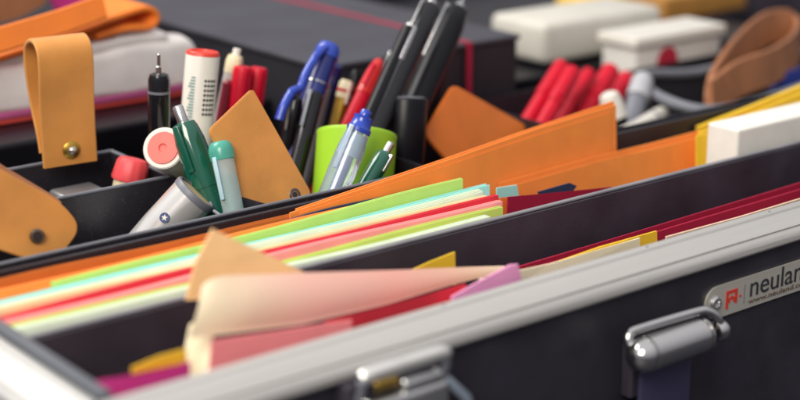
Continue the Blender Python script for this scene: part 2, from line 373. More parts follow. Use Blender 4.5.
# yellow folders and white box
fan([(700, 133, .690), (750, 114, .690), (820, 85, .690)], [(703, 165, .69), (820, 130, .69)], P['yellow_card'], 'mustard yellow folder behind the white box at the right edge', .002, group='mustard folders around the white box')
fan([(700, 127, .712), (750, 108, .712), (820, 79, .712)], [(703, 165, .712), (820, 130, .712)], P['yellow_card'], 'rear mustard yellow folder, its top edge parallel above the other', .004, group='mustard folders around the white box')
fan([(697, 136, .676), (712, 133, .672), (724, 128, .668)], [(697, 165, .676), (724, 160, .668)], P['yellow_card'], 'short end of a mustard folder between orange folder and white box', .0012, group='mustard folders around the white box')
wb = at(723, 128, .655); 
bm = bmesh.new(); box(bm, (wb.x, .642, -.12), (wb.x+.2, .668, wb.z+.001), .0015)
tag(centre(link('card_box', bm, P['white_card'])), 'white box standing behind the grey edged divider at the right edge', 'box')

# ------------------------------------------------------------------ papers in the front compartment
S = 'loose sheets in the front compartment'
card('paper_sheet', 'apricot coloured sheet with a folded pointed corner sticking up at left', 'paper', [(213, 229, .606), (262, 252, .600), (312, 276, .594), (300, 300, .594), (186, 300, .606), (196, 262, .606)], P['apricot_paper'], .0010, group=S)
# big curled peach sheet
def curl():
    n, k = 40, 18; bm = bmesh.new(); rows = []
    topc = [(202, 286), (210, 279), (222, 276), (300, 273), (400, 270), (470, 267), (504, 266)]
    botc = [(188, 338), (196, 338), (210, 336), (300, 325), (385, 305), (455, 284), (504, 272)]
    def lerp(c, u):
        xs = [0, .03, .07, .34, .64, .86, 1]
        for i in range(6):
            if u <= xs[i+1]+1e-9:
                t = (u-xs[i])/(xs[i+1]-xs[i]); return (c[i][0]*(1-t)+c[i+1][0]*t, c[i][1]*(1-t)+c[i+1][1]*t)
    for i in range(n+1):
        u = i/n; a1 = lerp(topc, u); b1 = lerp(botc, u); row = []
        A = at(a1[0], a1[1], .586+.004*u); B = at(b1[0], b1[1], .574+.012*u); R = (.0075*(1-u)**.6)*(.35+.65*min(1, u*6))+.0003+.0006*math.sin(7*u)
        for j in range(k+1):
            t = j/k; p = A.lerp(B, t); bul = math.sin(math.pi*min(1, t*1.05))*R*.55
            row.append(bm.verts.new((p.x, p.y-bul, p.z+.25*bul)))
        rows.append(row)
    for a_, b_ in zip(rows, rows[1:]):
        for j in range(k): bm.faces.new((a_[j], a_[j+1], b_[j+1], b_[j]))
    bmesh.ops.recalc_face_normals(bm, faces=bm.faces)
    g = bmesh.ops.solidify(bm, geom=bm.faces[:], thickness=.0002)
    return bm
m = bpy.data.materials.new('peach_cream_paper'); m.use_nodes = True; N = m.node_tree.nodes; Lk = m.node_tree.links
b_ = N['Principled BSDF']; b_.inputs['Roughness'].default_value = .7; tc = N.new('ShaderNodeTexCoord'); sp = N.new('ShaderNodeSeparateXYZ'); Lk.new(tc.outputs['Generated'], sp.inputs[0])
cr = N.new('ShaderNodeValToRGB'); Lk.new(sp.outputs[0], cr.inputs[0]); E_ = cr.color_ramp.elements
E_[0].position = 0; E_[0].color = (.90, .80, .56, 1); E_[1].position = 1; E_[1].color = (.74, .58, .42, 1)
for p_, c_ in ((.10, (.92, .78, .56)), (.34, (.95, .60, .50)), (.62, (.95, .52, .44)), (.85, (.78, .52, .38))):
    e = E_.new(p_); e.color = c_+(1,)
Lk.new(cr.outputs[0], b_.inputs['Base Color'])
tl_ = N.new('ShaderNodeBsdfTranslucent'); Lk.new(cr.outputs[0], tl_.inputs[0]); ms_ = N.new('ShaderNodeMixShader'); ms_.inputs[0].default_value = .2
Lk.new(b_.outputs[0], ms_.inputs[1]); Lk.new(tl_.outputs[0], ms_.inputs[2]); Lk.new(ms_.outputs[0], N['Material Output'].inputs[0])
tag(centre(link('paper_sheet', curl(), m, None, True)), 'large cream and peach sheet curled over, tapering to a point at right', 'paper', S)
card('paper_sheet', 'cream sheet standing upright below the curled peach one at left', 'paper', [(190, 325, .590), (203, 318, .586), (216, 325, .582), (212, 345, .578), (210, 385, .572), (183, 385, .584), (186, 345, .588)], P['cream_paper'], .0006, group=S)
card('paper_sheet', 'salmon pink sheet showing below the curled peach sheet', 'paper', [(212, 341, .566), (280, 331, .566), (352, 320, .566), (352, 350, .566), (208, 390, .566)], P['rosepink_card'], .0008, group=S)
card('paper_sheet', 'bright red wedge of card under the tip of the curled sheet', 'paper', [(325, 322, .572), (400, 303, .573), (466, 284, .574), (466, 310, .574), (325, 350, .572)], P['red_card'], .0008, group=S)
card('paper_sheet', 'magenta pink slip ending in a blunt tip right of the curled sheet', 'paper', [(452, 297, .562), (480, 281, .564), (510, 265, .566), (518, 264, .566), (521, 277, .566), (521, 310, .566), (450, 325, .562)], P['softpink_card'], .0008, group=S)
card('paper_sheet', 'small yellow triangular corner rising behind the curled sheet', 'paper', [(408, 272, .602), (430, 262, .602), (455, 252, .602), (456, 285, .602), (408, 285, .602)], P['yellow_card'], .0008, group=S)
card('paper_sheet', 'cream strip widening to the right of the magenta slip', 'paper', [(480, 279, .575), (550, 264, .577), (600, 251, .578), (640, 238, .578), (640, 270, .578), (480, 310, .575)], P['cream_paper'], .0008, group=S)
card('paper_sheet', 'narrow mustard card with square right end before the cream strip', 'paper', [(560, 261, .585), (600, 247, .585), (657, 231, .585), (658, 260, .585), (560, 290, .585)], P['yellow_card'], .0010, group=S)
card('paper_sheet', 'violet thin card edge along the inside of the silver rim', 'paper', [(455, 302, .553), (520, 283, .553), (600, 262, .553), (645, 250, .553), (645, 280, .553), (455, 320, .553)], P['violet_card'], .0008, group=S)
card('paper_sheet', 'long dark red card running to the right edge in front of the divider', 'paper', [(515, 268, .602), (600, 243, .602), (700, 213, .602), (830, 174, .602), (830, 230, .602), (515, 300, .602)], P['crimson_card'], .0012, group=S)
card('paper_sheet', 'second crimson card, slightly lower than the long dark red one', 'paper', [(520, 272, .592), (600, 249, .592), (700, 219, .592), (830, 181, .592), (830, 230, .592), (520, 300, .592)], P['crimson_card'], .0012, group=S)
card('paper_sheet', 'beige strip of card between dark red card and silver rim at right', 'paper', [(667, 237, .567), (740, 217, .567), (830, 190, .567), (830, 230, .567), (667, 260, .567)], pcol('beige_card', (.66, .46, .34)), .0014, group=S)
card('paper_sheet', 'magenta card low in the near left corner of the case', 'paper', [(84, 384, .566), (110, 379, .566), (135, 377, .566), (190, 362, .566), (190, 410, .566), (84, 425, .566)], P['magenta_card'], .0008, group=S)
card('paper_sheet', 'mustard yellow card low beside the cream upright sheet', 'paper', [(132, 368, .572), (160, 356, .572), (186, 349, .572), (190, 400, .572), (134, 410, .572)], P['yellow_card'], .0008, group=S)

# ------------------------------------------------------------------ pen tray
tray = tag(empty('pen_tray', (.7, .8, -.11)), 'black plastic tray with thin walled compartments for pens', 'tray')
def tpart(name, bm, m=BLACK, smooth=True):
    o = link(name, bm, m, tray, smooth); o.matrix_parent_inverse = Matrix.Translation((-.7, -.8, .11)); return o
def wall(a, b, th=.0022, z0=-.105, z1=0, m=BLACK):
    bm = bmesh.new(); d = (Vector(b)-Vector(a)); n = Vector((-d.y, d.x)).normalized()*th/2
    A = Vector(a); B = Vector(b)
    t = bmesh.new(); vs = []
    for z in (z0, z1):
        for p in (A-n, B-n, B+n, A+n): vs.append(t.verts.new((p.x, p.y, z)))
    for f in ((0, 1, 2, 3), (4, 5, 6, 7), (0, 1, 5, 4), (1, 2, 6, 5), (2, 3, 7, 6), (3, 0, 4, 7)): t.faces.new([vs[i] for i in f])
    bmesh.ops.bevel(t, geom=t.edges[:], offset=.0006, segments=2, affect='EDGES'); join(bm, t)
    return tpart('tray_wall', bm)
wall((.285, .7275), (1.2, .7275), z1=.0008); wall((.472, .889), (1.2, .889), z1=-.012); wall((.285, .889), (.4705, .889), z1=.0002); wall((1.199, .7275), (1.199, .889), z1=-.01); wall((.285, .8145), (.470, .8145), z1=.0005); wall((.4705, .8145), (.4705, .889), z1=.0005)
wall((.4705, .8145), (.4845, .7275), z1=.0005); wall((.62, .728), (.62, .888), z1=-.006); wall((.76, .728), (.76, .888), z1=-.008); wall((.283, .7275), (.283, .889), z1=0); wall((.36, .816), (.36, .888), z1=-.012)
bm = bmesh.new(); box(bm, (.285, .7286, -.109), (1.2, .8878, -.105)); tpart('tray_floor', bm)
# rounded grey lip running along the tray front
bm = bmesh.new(); tube(bm, smoothpath([at(214, 211, .750), at(232, 219, .7345), at(275, 211, .7325), at(330, 199, .7325)]), .0010, 8); tpart('tray_lip', bm, GREYP)
bm = bmesh.new(); tube(bm, [(x, .8145, .0008) for x in (.29, .35, .41, .469)], .0011, 8); tpart('tray_lip', bm, GREYP)
bm = bmesh.new(); tube(bm, [(x, .889, .0006) for x in (.29, .35, .41, .47)], .0011, 8); tpart('tray_lip', bm, GREYP)
bm = bmesh.new(); tube(bm, [(.4705, y, .0008) for y in (.8145, .84, .86, .888)], .0011, 8); tpart('tray_lip', bm, GREYP)
bm = bmesh.new(); tube(bm, [(x, .7275, .0012) for x in (.29, .4, .5, .6)], .0010, 8); tpart('tray_lip', bm, GREYP)

# ------------------------------------------------------------------ pens
class Pen:
    def __init__(s, name, label, cat, top, low, rpx, group=None, zmin=-.098, ext=None):
        A = at(*low); B = at(*top); d = (B-A).normalized()
        if ext is None:
            ext = 0
            while ext < .12:
                q = A-d*(ext+.004)
                if q.z < zmin or q.y < .738 or (q-B).length > .16: break
                ext += .002
        base = A-d*ext; s.L = (B-base).length; s.r = pxs((A+B)/2, rpx)
        x = (CAM-base); x = (x-d*x.dot(d)).normalized(); y = d.cross(x)
        M = Matrix(((x.x, y.x, d.x, base.x), (x.y, y.y, d.y, base.y), (x.z, y.z, d.z, base.z), (0, 0, 0, 1)))
        s.o = tag(empty(name, M), label, cat, group)
    def lathe(s, name, prof, m, parent=None, seg=32, sx=1):   # prof: (distance from the top, radius factor)
        bm = bmesh.new(); lathe(bm, [(s.L-t, f*s.r) for t, f in prof], seg, None, sx)
        return link(name, bm, m, parent or s.o, True)
    def rest(s, t): return s.L-.001   # distance of the bottom from the top
    def clip(s, m, t0, t1, phi=0, w=.22, off=1.35, name='clip', th=.18):
        r = s.r; bm = bmesh.new(); box(bm, (r*(off-th), -w*r, s.L-t1), (r*off, w*r, s.L-t0), r*.07)
        box(bm, (r*.6, -w*r*.9, s.L-t0-r*.35), (r*(off-th*.5), w*r*.9, s.L-t0-r*.02), r*.05)
        bmesh.ops.rotate(bm, cent=(0, 0, 0), matrix=Matrix.Rotation(phi, 3, 'Z'), verts=bm.verts)
        return link(name, bm, m, s.o, True)
GP = 'pens and markers standing in the tray'
# black technical pen
p = Pen('technical_pen', 'glossy black pen with thin metal tip upright at the far left of the pens', 'pen', (159, 73, .845), (159, 142, .845), 11, GP)
p.lathe('barrel', [(p.L-.001, .9), (.02, 1), (.004, 1), (.001, .85), (0, .5)], GLB); p.lathe('tip', [(.001, .34), (-.004, .30), (-.0045, .2), (-.0115, .17), (-.012, .08)], CHROME); p.lathe('ring', [(.0125, 1.03), (.011, 1.03)], GREYP)
# green pen with silver push button
p = Pen('ballpoint_pen', 'glossy dark green pen with silver push button leaning left', 'pen', (183, 122, .795), (213, 205, .775), 15.5, GP)
p.lathe('barrel', [(p.L-.001, .9), (.03, 1.05), (.012, .98), (.004, .84), (.0008, .72), (0, .5)], GREEN)
p.lathe('push_button', [(0, .36), (-.009, .36), (-.0100, .30), (-.0104, .15)], STEEL); p.clip(GREEN, .0015, .03, -.5, .22, 1.3); p.lathe('collar', [(.0405, 1.10), (.038, 1.10)], GREEN)
# upright white marker with red ring
p = Pen('marker', 'upright white marker with red ring on its end and a grid of dots', 'marker', (203, 53, .845), (195, 145, .845), 17, GP)
p.lathe('barrel', [(p.L-.001, .95), (.0016, 1), (.001, .98)], WHITE); p.lathe('end_ring', [(.0010, 1.0), (-.0004, .98), (-.0014, .90), (-.0014, .72), (-.0002, .68), (-.0002, .02)], mat('marker_red', (.72, .05, .03), .4))
bm = bmesh.new()
for i in range(8):
    for j in range(4):
        t = .016+i*.0030; ph = .30+j*.20
        lathe(bm, [(0, .0009), (.00025, .0008)], 8, Matrix.Translation((p.r*math.cos(ph), p.r*math.sin(ph), p.L-t)) @ Matrix.Rotation(ph, 4, 'Z') @ Matrix.Rotation(math.pi/2, 4, 'Y'))
link('dot_grid', bm, INK, p.o)
bm = bmesh.new()
for i in range(15):
    ph = -.35+.02*(i % 3); t = .014+i*.0019; hgt = .0011
    box(bm, (p.r*.999, -.0012-.0006*(i % 4), p.L-t-hgt), (p.r*1.004, .0016, p.L-t), 0)
bmesh.ops.rotate(bm, cent=(0, 0, 0), matrix=Matrix.Rotation(-.45, 3, 'Z'), verts=bm.verts)
link('printed_lines', bm, mat('teal_print', (.20, .34, .33), .6), p.o)
# lying marker, end towards the viewer
p = Pen('marker', 'white marker lying over with its round salmon end facing the viewer', 'marker', (163, 148, .806), (188, 163, .832), 20.5, GP, ext=.03)
p.lathe('barrel', [(p.L-.001, .95), (.003, 1.03), (.0008, 1.02), (0, .96), (0, .80), (.0005, .78), (.0005, .02)], WHITE)
p.lathe('end_disc', [(.0004, .78), (-.0006, .76), (-.0008, .22), (.0002, .16), (.0002, .02)], PINK)
# red marker stub
p = Pen('marker', 'short marker with ribbed red cap and cream body in the rear left compartment', 'marker', (134, 158, .838), (127, 188, .838), 15.5, GP)
bm = bmesh.new(); seg = 36; t = bmesh.new(); rings = []
for s_, f in ((.0145, 1.08), (.013, 1.12), (.003, 1.0), (.0006, .85), (0, .5)):
    rings.append([t.verts.new((p.r*f*(1+.045*(k % 3 == 0))*math.cos(2*math.pi*k/seg), p.r*f*(1+.045*(k % 3 == 0))*math.sin(2*math.pi*k/seg), p.L-s_)) for k in range(seg)])
for a_, c_ in zip(rings, rings[1:]):
    for k in range(seg): t.faces.new((a_[k], a_[(k+1) % seg], c_[(k+1) % seg], c_[k]))
t.faces.new(rings[0][::-1]); t.faces.new(rings[-1]); join(bm, t)
link('cap', bm, mat('coral_red', (.78, .075, .085), .45), p.o, True); p.lathe('barrel', [(p.L-.001, .9), (.0146, .95)], CREAMP)
# pearl white tube
p = Pen('marker', 'thick pearl white marker with small blue badge and dark end lying slanted in front', 'marker', (197, 192, .768), (146, 246, .782), 23, GP, ext=.008)
p.lathe('barrel', [(p.L-.001, .9), (.03, .98), (.004, 1.0)], WGLOSS); p.lathe('end_cap', [(.004, 1.02), (.001, 1.03), (0, 1.0), (-.0003, .90), (.0015, .86), (.0015, .02)], GREYP)
p.lathe('inner_disc', [(.0014, .84), (.0009, .80), (.0009, .02)], mat('sand_plastic', (.55, .42, .22), .5))
bm = bmesh.new(); M_ = Matrix.Rotation(-.25, 4, 'Z') @ Matrix.Translation((p.r*.985, 0, p.L-.0215)) @ Matrix.Rotation(math.pi/2, 4, 'Y')
lathe(bm, [(0, .0030), (.0006, .0030)], 28, M_); bd = link('badge', bm, mat('badge_blue', (.03, .05, .16), .4), p.o)
bm = bmesh.new(); t = bmesh.new(); vs = [t.verts.new(((.0021 if k % 2 == 0 else .0009)*math.cos(math.pi*k/5), (.0021 if k % 2 == 0 else .0009)*math.sin(math.pi*k/5), .0008)) for k in range(10)]; t.faces.new(vs); join(bm, t, M_)
bd2 = link('star', bm, WHITE, bd)
# teal gel pen
p = Pen('gel_pen', 'translucent teal gel pen with pale turquoise cap leaning among the tray front', 'pen', (219, 141, .765), (234, 213, .750), 11, GP)
p.lathe('barrel', [(p.L-.001, .95), (.024, 1.0), (.0111, 1.05)], mat('pale_teal_clear', (.72, .88, .88), .15, trans=.6)); p.lathe('cap', [(.0110, 1.12), (.006, 1.18), (.002, 1.02), (.0003, .7), (0, .3)], TEAL); p.lathe('refill', [(p.L-.002, .35), (.02, .35)], mat('teal_ink', (.02, .25, .22), .4)); p.clip(mat('pale_blue_clip', (.45, .66, .75), .25), .009, .034, -.7, .22, 1.25)
# clear pen
p = Pen('ballpoint_pen', 'slim clear pen with cream top and dark ink beside the upright white marker', 'pen', (236, 55, .872), (222, 118, .872), 8, GP)
p.lathe('barrel', [(p.L-.001, .95), (.012, 1.0), (.0118, .9)], MILK); p.lathe('cap', [(.0122, 1.05), (.004, 1.1), (.0005, .9), (0, .6)], CREAMP); p.lathe('push_button', [(0, .5), (-.004, .5), (-.0045, .3)], WHITE); p.clip(CREAMP, .001, .026, .4, .25, 1.4)
bm = bmesh.new(); lathe(bm, [(.012, .7*p.r), (p.L-.018, .7*p.r)], 16); link('ink_refill', bm, mat('plum_ink', (.05, .012, .03), .4), p.o)
# dark red slim pen
p = Pen('ballpoint_pen', 'slim dark red pen half hidden between clear pen and bright red pens', 'pen', (229, 80, .868), (220, 128, .868), 6, GP)
p.lathe('barrel', [(p.L-.001, .95), (.002, 1), (0, .6)], DRED)
# two red pens
for i, (tx, ty, lx_, ly_, yy) in enumerate(((243, 66, 238, 112, .862), (259, 67, 252, 112, .868))):
    p = Pen('felt_pen', ['bright red capped pen standing next to the clear pen', 'bright red capped pen just above the tan leather tab'][i], 'pen', (tx, ty, yy), (lx_, ly_, yy), 9.5, GP)
    p.lathe('cap', [(.03, 1.05), (.003, 1.0), (.0006, .86), (0, .6)], RED); p.lathe('barrel', [(p.L-.001, .85), (.0301, .9)], RED); p.clip(RED, .002, .024, .25, .22, 1.3)
# blue pens
p = Pen('ballpoint_pen', 'bright blue pen with long curved clip arching to the left', 'pen', (330, 44, .845), (309, 108, .835), 12, GP)
p.lathe('barrel', [(p.L-.001, .9), (.014, 1.0), (.004, .95), (.001, .75), (0, .4)], BLUED); p.lathe('cap', [(.010, 1.06), (.004, 1.05), (.0005, .8), (0, .4)], BLUE)
Mi = p.o.matrix_world.inverted(); bm = bmesh.new()
tube(bm, [Mi @ v for v in smoothpath([at(329, 46, .842), at(318, 54, .836), at(306, 74, .832), at(300, 88, .830), at(292, 92, .828), at(284, 106, .826), at(279, 120, .825)])], .0030, 12); link('clip', bm, BLUE, p.o, True)
p.lathe('band', [(.0295, 1.06), (.0285, 1.06)], CHROME)
p = Pen('ballpoint_pen', 'black pen with grey clip leaning right behind the tan tab', 'pen', (316, 92, .82), (301, 150, .81), 9, GP)
p.lathe('barrel', [(p.L-.001, .95), (.004, 1), (.001, .85), (0, .5)], GLB); p.clip(GREYP, .001, .026, -.5, .22, 1.4)
p = Pen('ballpoint_pen', 'slim pen with pale gold cap and white ring above the green cup', 'pen', (347, 80, .85), (337, 122, .85), 7, GP)
p.lathe('cap', [(.012, 1.05), (.002, 1), (0, .7)], CREAMP); p.lathe('barrel', [(p.L-.001, .95), (.0121, 1)], BRASS); p.lathe('ring', [(.008, 1.1), (.006, 1.1)], RED); p.clip(WHITE, .001, .016, .5, .2, 1.3)
p = Pen('ballpoint_pen', 'thin matt black pen between the gold capped and the red pen', 'pen', (357, 70, .86), (346, 120, .86), 6, GP)
p.lathe('barrel', [(p.L-.001, .95), (.003, 1), (0, .5)], GLK)
p = Pen('ballpoint_pen', 'glossy deep blue short pen just behind the blue clip pen', 'pen', (336, 62, .868), (322, 112, .868), 8, GP)
p.lathe('barrel', [(p.L-.001, .95), (.003, 1), (0, .5)], BLUED)
p = Pen('felt_pen', 'red pen with tapered cap leaning right behind the green cup', 'pen', (380, 60, .845), (349, 125, .83), 8, GP)
p.lathe('cap', [(.03, 1.15), (.012, 1.0), (.002, .7), (0, .4)], mat('scarlet_plastic', (.58, .012, .012), .3, coat=.3)); p.lathe('barrel', [(p.L-.001, .95), (.0301, 1.0)], RED); p.clip(RED, .008, .026, -.4, .25, 1.5)
# three long black pens
p = Pen('ballpoint_pen', 'long glossy black pen, middle one of the three tall ones', 'pen', (431, 6, .83), (385, 108, .80), 11.5, 'tall black pens leaning right')
p.lathe('barrel', [(p.L-.001, .9), (.03, 1.0), (.004, 1), (.001, .85), (0, .5)], GLB); p.clip(CHROME, .001, .045, -.9, .14, 1.25); p.lathe('push_button', [(.0, .5), (-.003, .5), (-.0035, .3)], CHROME)
p = Pen('ballpoint_pen', 'slimmer black pen with silver clip head, leftmost of the three tall ones', 'pen', (410, 28, .825), (372, 112, .80), 8, 'tall black pens leaning right')
p.lathe('barrel', [(p.L-.001, .9), (.02, 1.0), (.002, 1), (0, .7)], GLK); p.clip(STEEL, .001, .03, .5, .3, 1.35); p.lathe('push_button', [(0, .7), (-.0012, .7), (-.0022, .45)], STEEL)
p = Pen('ballpoint_pen', 'thick tapering black pen with silver side line, rightmost and tallest of the three', 'pen', (458, 10, .845), (414, 108, .815), 13.5, 'tall black pens leaning right')
p.lathe('barrel', [(p.L-.001, .95), (.05, 1.1), (.015, 1.0), (.002, .86), (0, .7)], GLK); p.clip(CHROME, .0005, .05, -1.2, .10, 1.12); p.lathe('push_button', [(0, .45), (-.004, .42), (-.006, .2), (-.012, .1)], CHROME)
# black cylinder
p = Pen('marker', 'wide matt black cylinder shaped marker with flat top right of the green cup', 'marker', (407, 97, .80), (403, 165, .795), 21, GP)
p.lathe('barrel', [(p.L-.001, .95), (.03, 1.0), (.0012, 1.0), (.0004, .97), (0, .93)], GLK); p.lathe('end_disc', [(.0002, .86), (-.0004, .84), (-.0004, .02)], GREYP)
# green cup
p = Pen('marker_drum', 'wide lime green cylinder with flat top among the pens', 'container', (357, 133, .785), (352, 200, .772), 40.5, None)
p.lathe('body', [(p.L-.001, .97), (.003, .99), (.0010, 1.0), (.0003, .985), (0, .96), (-.0001, .02)], LIME, seg=64)
# blue clear pen in front of it
p = Pen('ballpoint_pen', 'clear blue ballpoint with bright blue grip in front of the lime cylinder', 'pen', (367, 110, .742), (332, 196, .740), 13.5, GP)
p.lathe('button', [(.0042, .42), (.001, .42), (.0002, .36), (0, .2)], BLUE)
p.lathe('grip', [(.0145, .92), (.012, .95), (.0105, .80), (.006, .72), (.0045, .78), (.0040, .5)], BLUE)
p.lathe('barrel', [(p.L-.001, .90), (.040, 1.08), (.026, 1.05), (.0146, .86)], mat('ice_blue_clear', (.72, .88, 1.0), .08, trans=.72, coat=.5))
p.lathe('refill', [(p.L-.002, .30), (.012, .30)], BLUE); p.lathe('inner_sleeve', [(.030, .62), (.016, .62)], mat('pale_blue_plastic', (.45, .66, .95), .3, trans=.2)); p.clip(mat('pale_clip', (.55, .68, .85), .15, trans=.5), .012, .040, -.6, .22, 1.15)
# small green pencil
p = Pen('mechanical_pencil', 'small green pen with silver push button between blue ballpoint and cylinder rim', 'pen', (386, 152, .743), (366, 186, .741), 9, GP)
p.lathe('barrel', [(p.L-.001, .95), (.012, 1.05), (.003, 1.0), (.0005, .7), (0, .5)], GREEN); p.lathe('push_button', [(0, .45), (-.006, .45), (-.0068, .3)], STEEL); p.clip(STEEL, .001, .013, .8, .2, 1.3)
# red markers
for i, (tx, ty, lx_, ly_, yy) in enumerate(((563, 63, 528, 120, .850), (574, 69, 545, 120, .835), (590, 71, 562, 118, .862))):
    p = Pen('felt_pen', ['red pen, left one of the trio behind the orange folder corner', 'red pen, middle one of the trio, slightly nearer', 'red pen, right one of the trio, shaded by the others'][i], 'pen', (tx, ty, yy), (lx_, ly_, yy-.01), (8.2, 8.8, 7.6)[i], 'red pens behind the orange folders')
    p.lathe('cap', [(.034, 1.06), (.003, .98), (.0006, .84), (0, .5)], RED); p.lathe('barrel', [(p.L-.001, .85), (.0341, .92)], RED); p.clip(RED, .012, .030, .1, .35, 1.35)
for i, (tx, ty, lx_, ly_, yy) in enumerate(((612, 68, 588, 108, .862), (628, 76, 606, 112, .878))):
    p = Pen('felt_pen', ['red pen, left one of the pair beside the white cap', 'red pen, right one of the pair beside the grey rimmed pouch'][i], 'pen', (tx, ty, yy), (lx_, ly_, yy-.01), 9.5, 'red pens behind the orange folders')
    p.lathe('cap', [(.034, 1.06), (.003, .98), (.0006, .84), (0, .5)], RED); p.lathe('barrel', [(p.L-.001, .85), (.0341, .92)], RED)
p = Pen('marker', 'marker with blunt white cap at the corner of the raised orange folder', 'marker', (608, 92, .80), (616, 118, .795), 11, GP)
p.lathe('cap', [(.02, 1.1), (.008, 1.05), (.002, .85), (0, .4)], WHITE); p.lathe('barrel', [(p.L-.001, .9), (.0201, .95)], GLK)
p = Pen('marker', 'slim white pen lying almost flat right of the raised orange folder', 'pen', (664, 113, .800), (616, 138, .775), 8, GP, ext=.01)
p.lathe('cap', [(.02, 1.1), (.004, 1.05), (.001, .85), (0, .4)], WHITE); p.lathe('barrel', [(p.L-.001, .9), (.0201, 1.0)], WHITE); p.lathe('ring', [(.0215, 1.06), (.020, 1.12)], GREYP)
p = Pen('marker', 'grey capped marker leaning against the grey rimmed pouch', 'marker', (644, 76, .83), (632, 118, .815), 11, GP)
p.lathe('cap', [(.022, 1.1), (.004, 1.0), (.001, .8), (0, .4)], mat('pale_grey_plastic', (.42, .43, .46), .4)); p.lathe('barrel', [(p.L-.001, .9), (.0221, .95)], GREYP)

for tx, ty, lx_, ly_, yy, rr, lb_, m_ in ((296, 96, 287, 150, .83, 8, 'glossy black pen closest to the top corner of the tan tab', GLB), (367, 84, 352, 130, .868, 6, 'thin black pen just right of the tapered red pen', GLK),
        (326, 84, 316, 130, .862, 6, 'thin grey pen between the two blue pens', GREYP), (395, 52, 372, 120, .868, 8, 'black pen partly hidden left of the slim tall black one', GLB), (440, 60, 424, 120, .872, 9, 'black pen low between cylinder and the tallest black pen', GLK)):
    p = Pen('ballpoint_pen', lb_, 'pen', (tx, ty, yy), (lx_, ly_, yy), rr, GP)
    p.lathe('barrel', [(p.L-.001, .95), (.02, 1.05), (.003, 1), (.001, .8), (0, .5)], m_); p.clip(STEEL if rr > 6 else GREYP, .001, .022, -.5, .16, 1.3)
c_ = at(78, 188, .862)
bm = bmesh.new(); box(bm, (c_.x-.016, .852, -.103), (c_.x+.014, .872, c_.z), .003); tag(centre(link('sharpener_block', bm, mat('dull_metal', (.25, .25, .26), .35, .6), None, True)), 'small dull grey block at the bottom of the rear left tray compartment', 'block')
# ------------------------------------------------------------------ leather
def eyelet(c, r, parent, d=None, m=mat('gunmetal', (.16, .15, .15), .3, .9), dome=False, name='rivet'):
    d = (d or (CAM-c)).normalized(); x = d.cross(Vector((0, 0, 1))).normalized(); y = d.cross(x)
    M = Matrix(((x.x, y.x, d.x, c.x), (x.y, y.y, d.y, c.y), (x.z, y.z, d.z, c.z), (0, 0, 0, 1)))
    bm = bmesh.new()
    prof = [(0, r), (.0005, r), (.0012, r*.85), (.0012, r*.62), (.0004, r*.55), (.0003, r*.05)] if not dome else [(0, r), (.0008, r), (.0018, r*.75), (.0024, r*.3), (.0025, r*.02)]
    lathe(bm, prof, 28, M); o = link(name, bm, m, parent, True)
    if not dome:
        bm = bmesh.new(); lathe(bm, [(.0005, r*.5), (.0009, r*.42), (.0009, .0001)], 20, M); link('rivet_hole', bm, INNER, o)
    return o
# tall folded loop at left
WD = (RT*.84+Vector((FW.x, FW.y, 0)).normalized()*.54).normalized()
base = at(67, 100, .880); Wd = pxs(base, 57)
pr = Vector((-WD.y, WD.x, 0)) * -1    # horizontal, square to the width; towards the camera
if pr.dot(FW) > 0: pr = -pr
c0 = at(68, 162, .880)
def lp(f, zpx): # f forward offset (m), z from pixel height
    return Vector((c0.x, c0.y, 0))+pr*f+Vector((0, 0, at(66, zpx, .880).z))
path = smoothpath([lp(.004, 163), lp(.004, 130), lp(.005, 95), lp(.007, 65), lp(.006, 48), lp(.000, 39), lp(-.009, 40), lp(-.0165, 50), lp(-.0175, 72), lp(-.012, 105), lp(-.005, 130), lp(-.001, 150)], 6)
strap = link('leather_strap', ribbon(path, WD*Wd, .0028), TAN, None, True)
tag(strap, 'tan leather strap folded into a tall loop with a brass snap at left', 'strap')
eyelet(lp(.0055, 148)+WD*.0005, .0056, strap, pr, BRASS, True, 'snap')
eyelet(lp(.0075, 148)+WD*.0005, .0028, strap, pr, STEEL, True, 'snap_centre')
# rounded tab bottom left
def tab(pts, thick, r, m, name='leather_tab', label='', edge=None, cat='strap'):
    V = [at(*p) for p in pts]; n = (V[1]-V[0]).cross(V[2]-V[1]).normalized()
    if n.dot(CAM-V[0]) > 0: n = -n
    bm = slab(V, n*thick, r, 10); 
    bmesh.ops.bevel(bm, geom=[e for e in bm.edges if len(e.link_faces) == 2 and e.calc_face_angle(0) > 1.2], offset=thick*.22, segments=2, affect='EDGES')
    o = link(name, bm, m, None, True); tag(o, label, cat); return o, n
o1, n1 = tab([(-60, 130, .765), (-2, 168, .757), (62, 203, .748), (82, 228, .745), (52, 268, .740), (0, 250, .744), (-60, 232, .75)], .0032, [0, .0, .012, .014, .014, .02, 0], TAN, label='tan leather flap with rounded end and small dark eyelet at the left edge')
eyelet(at(37, 236, .7435)-n1*.0002, pxs(at(37, 236, .745), 7.5), o1, -n1)
o1, n1 = tab([(-60, 124, .775), (2, 168, .768), (56, 200, .760), (62, 206, .757), (40, 225, .75), (-60, 222, .76)], .003, 0, TAND, label='darker underside layer of leather just behind the flap at the left edge')
# middle tan tab
o1, n1 = tab([(209, 130, .770), (253, 88, .775), (312, 193, .752), (300, 232, .745), (247, 232, .745), (238, 190, .755)], .0030, [.004, .003, .004, 0, 0, 0], TAN, label='broad tan leather tab with square corner up and eyelet low at right')
eyelet(at(294, 195, .7535)-n1*.0004, pxs(at(293, 195, .75), 7), o1, -n1)
# orange leather tab
o1, n1 = tab([(424, 134, .800), (454, 84, .812), (530, 127, .812), (560, 170, .80), (500, 180, .795), (452, 166, .795)], .0030, [.006, .006, .004, 0, 0, 0], ORL, label='orange leather tab with rounded corners leaning right of the tall black pens')
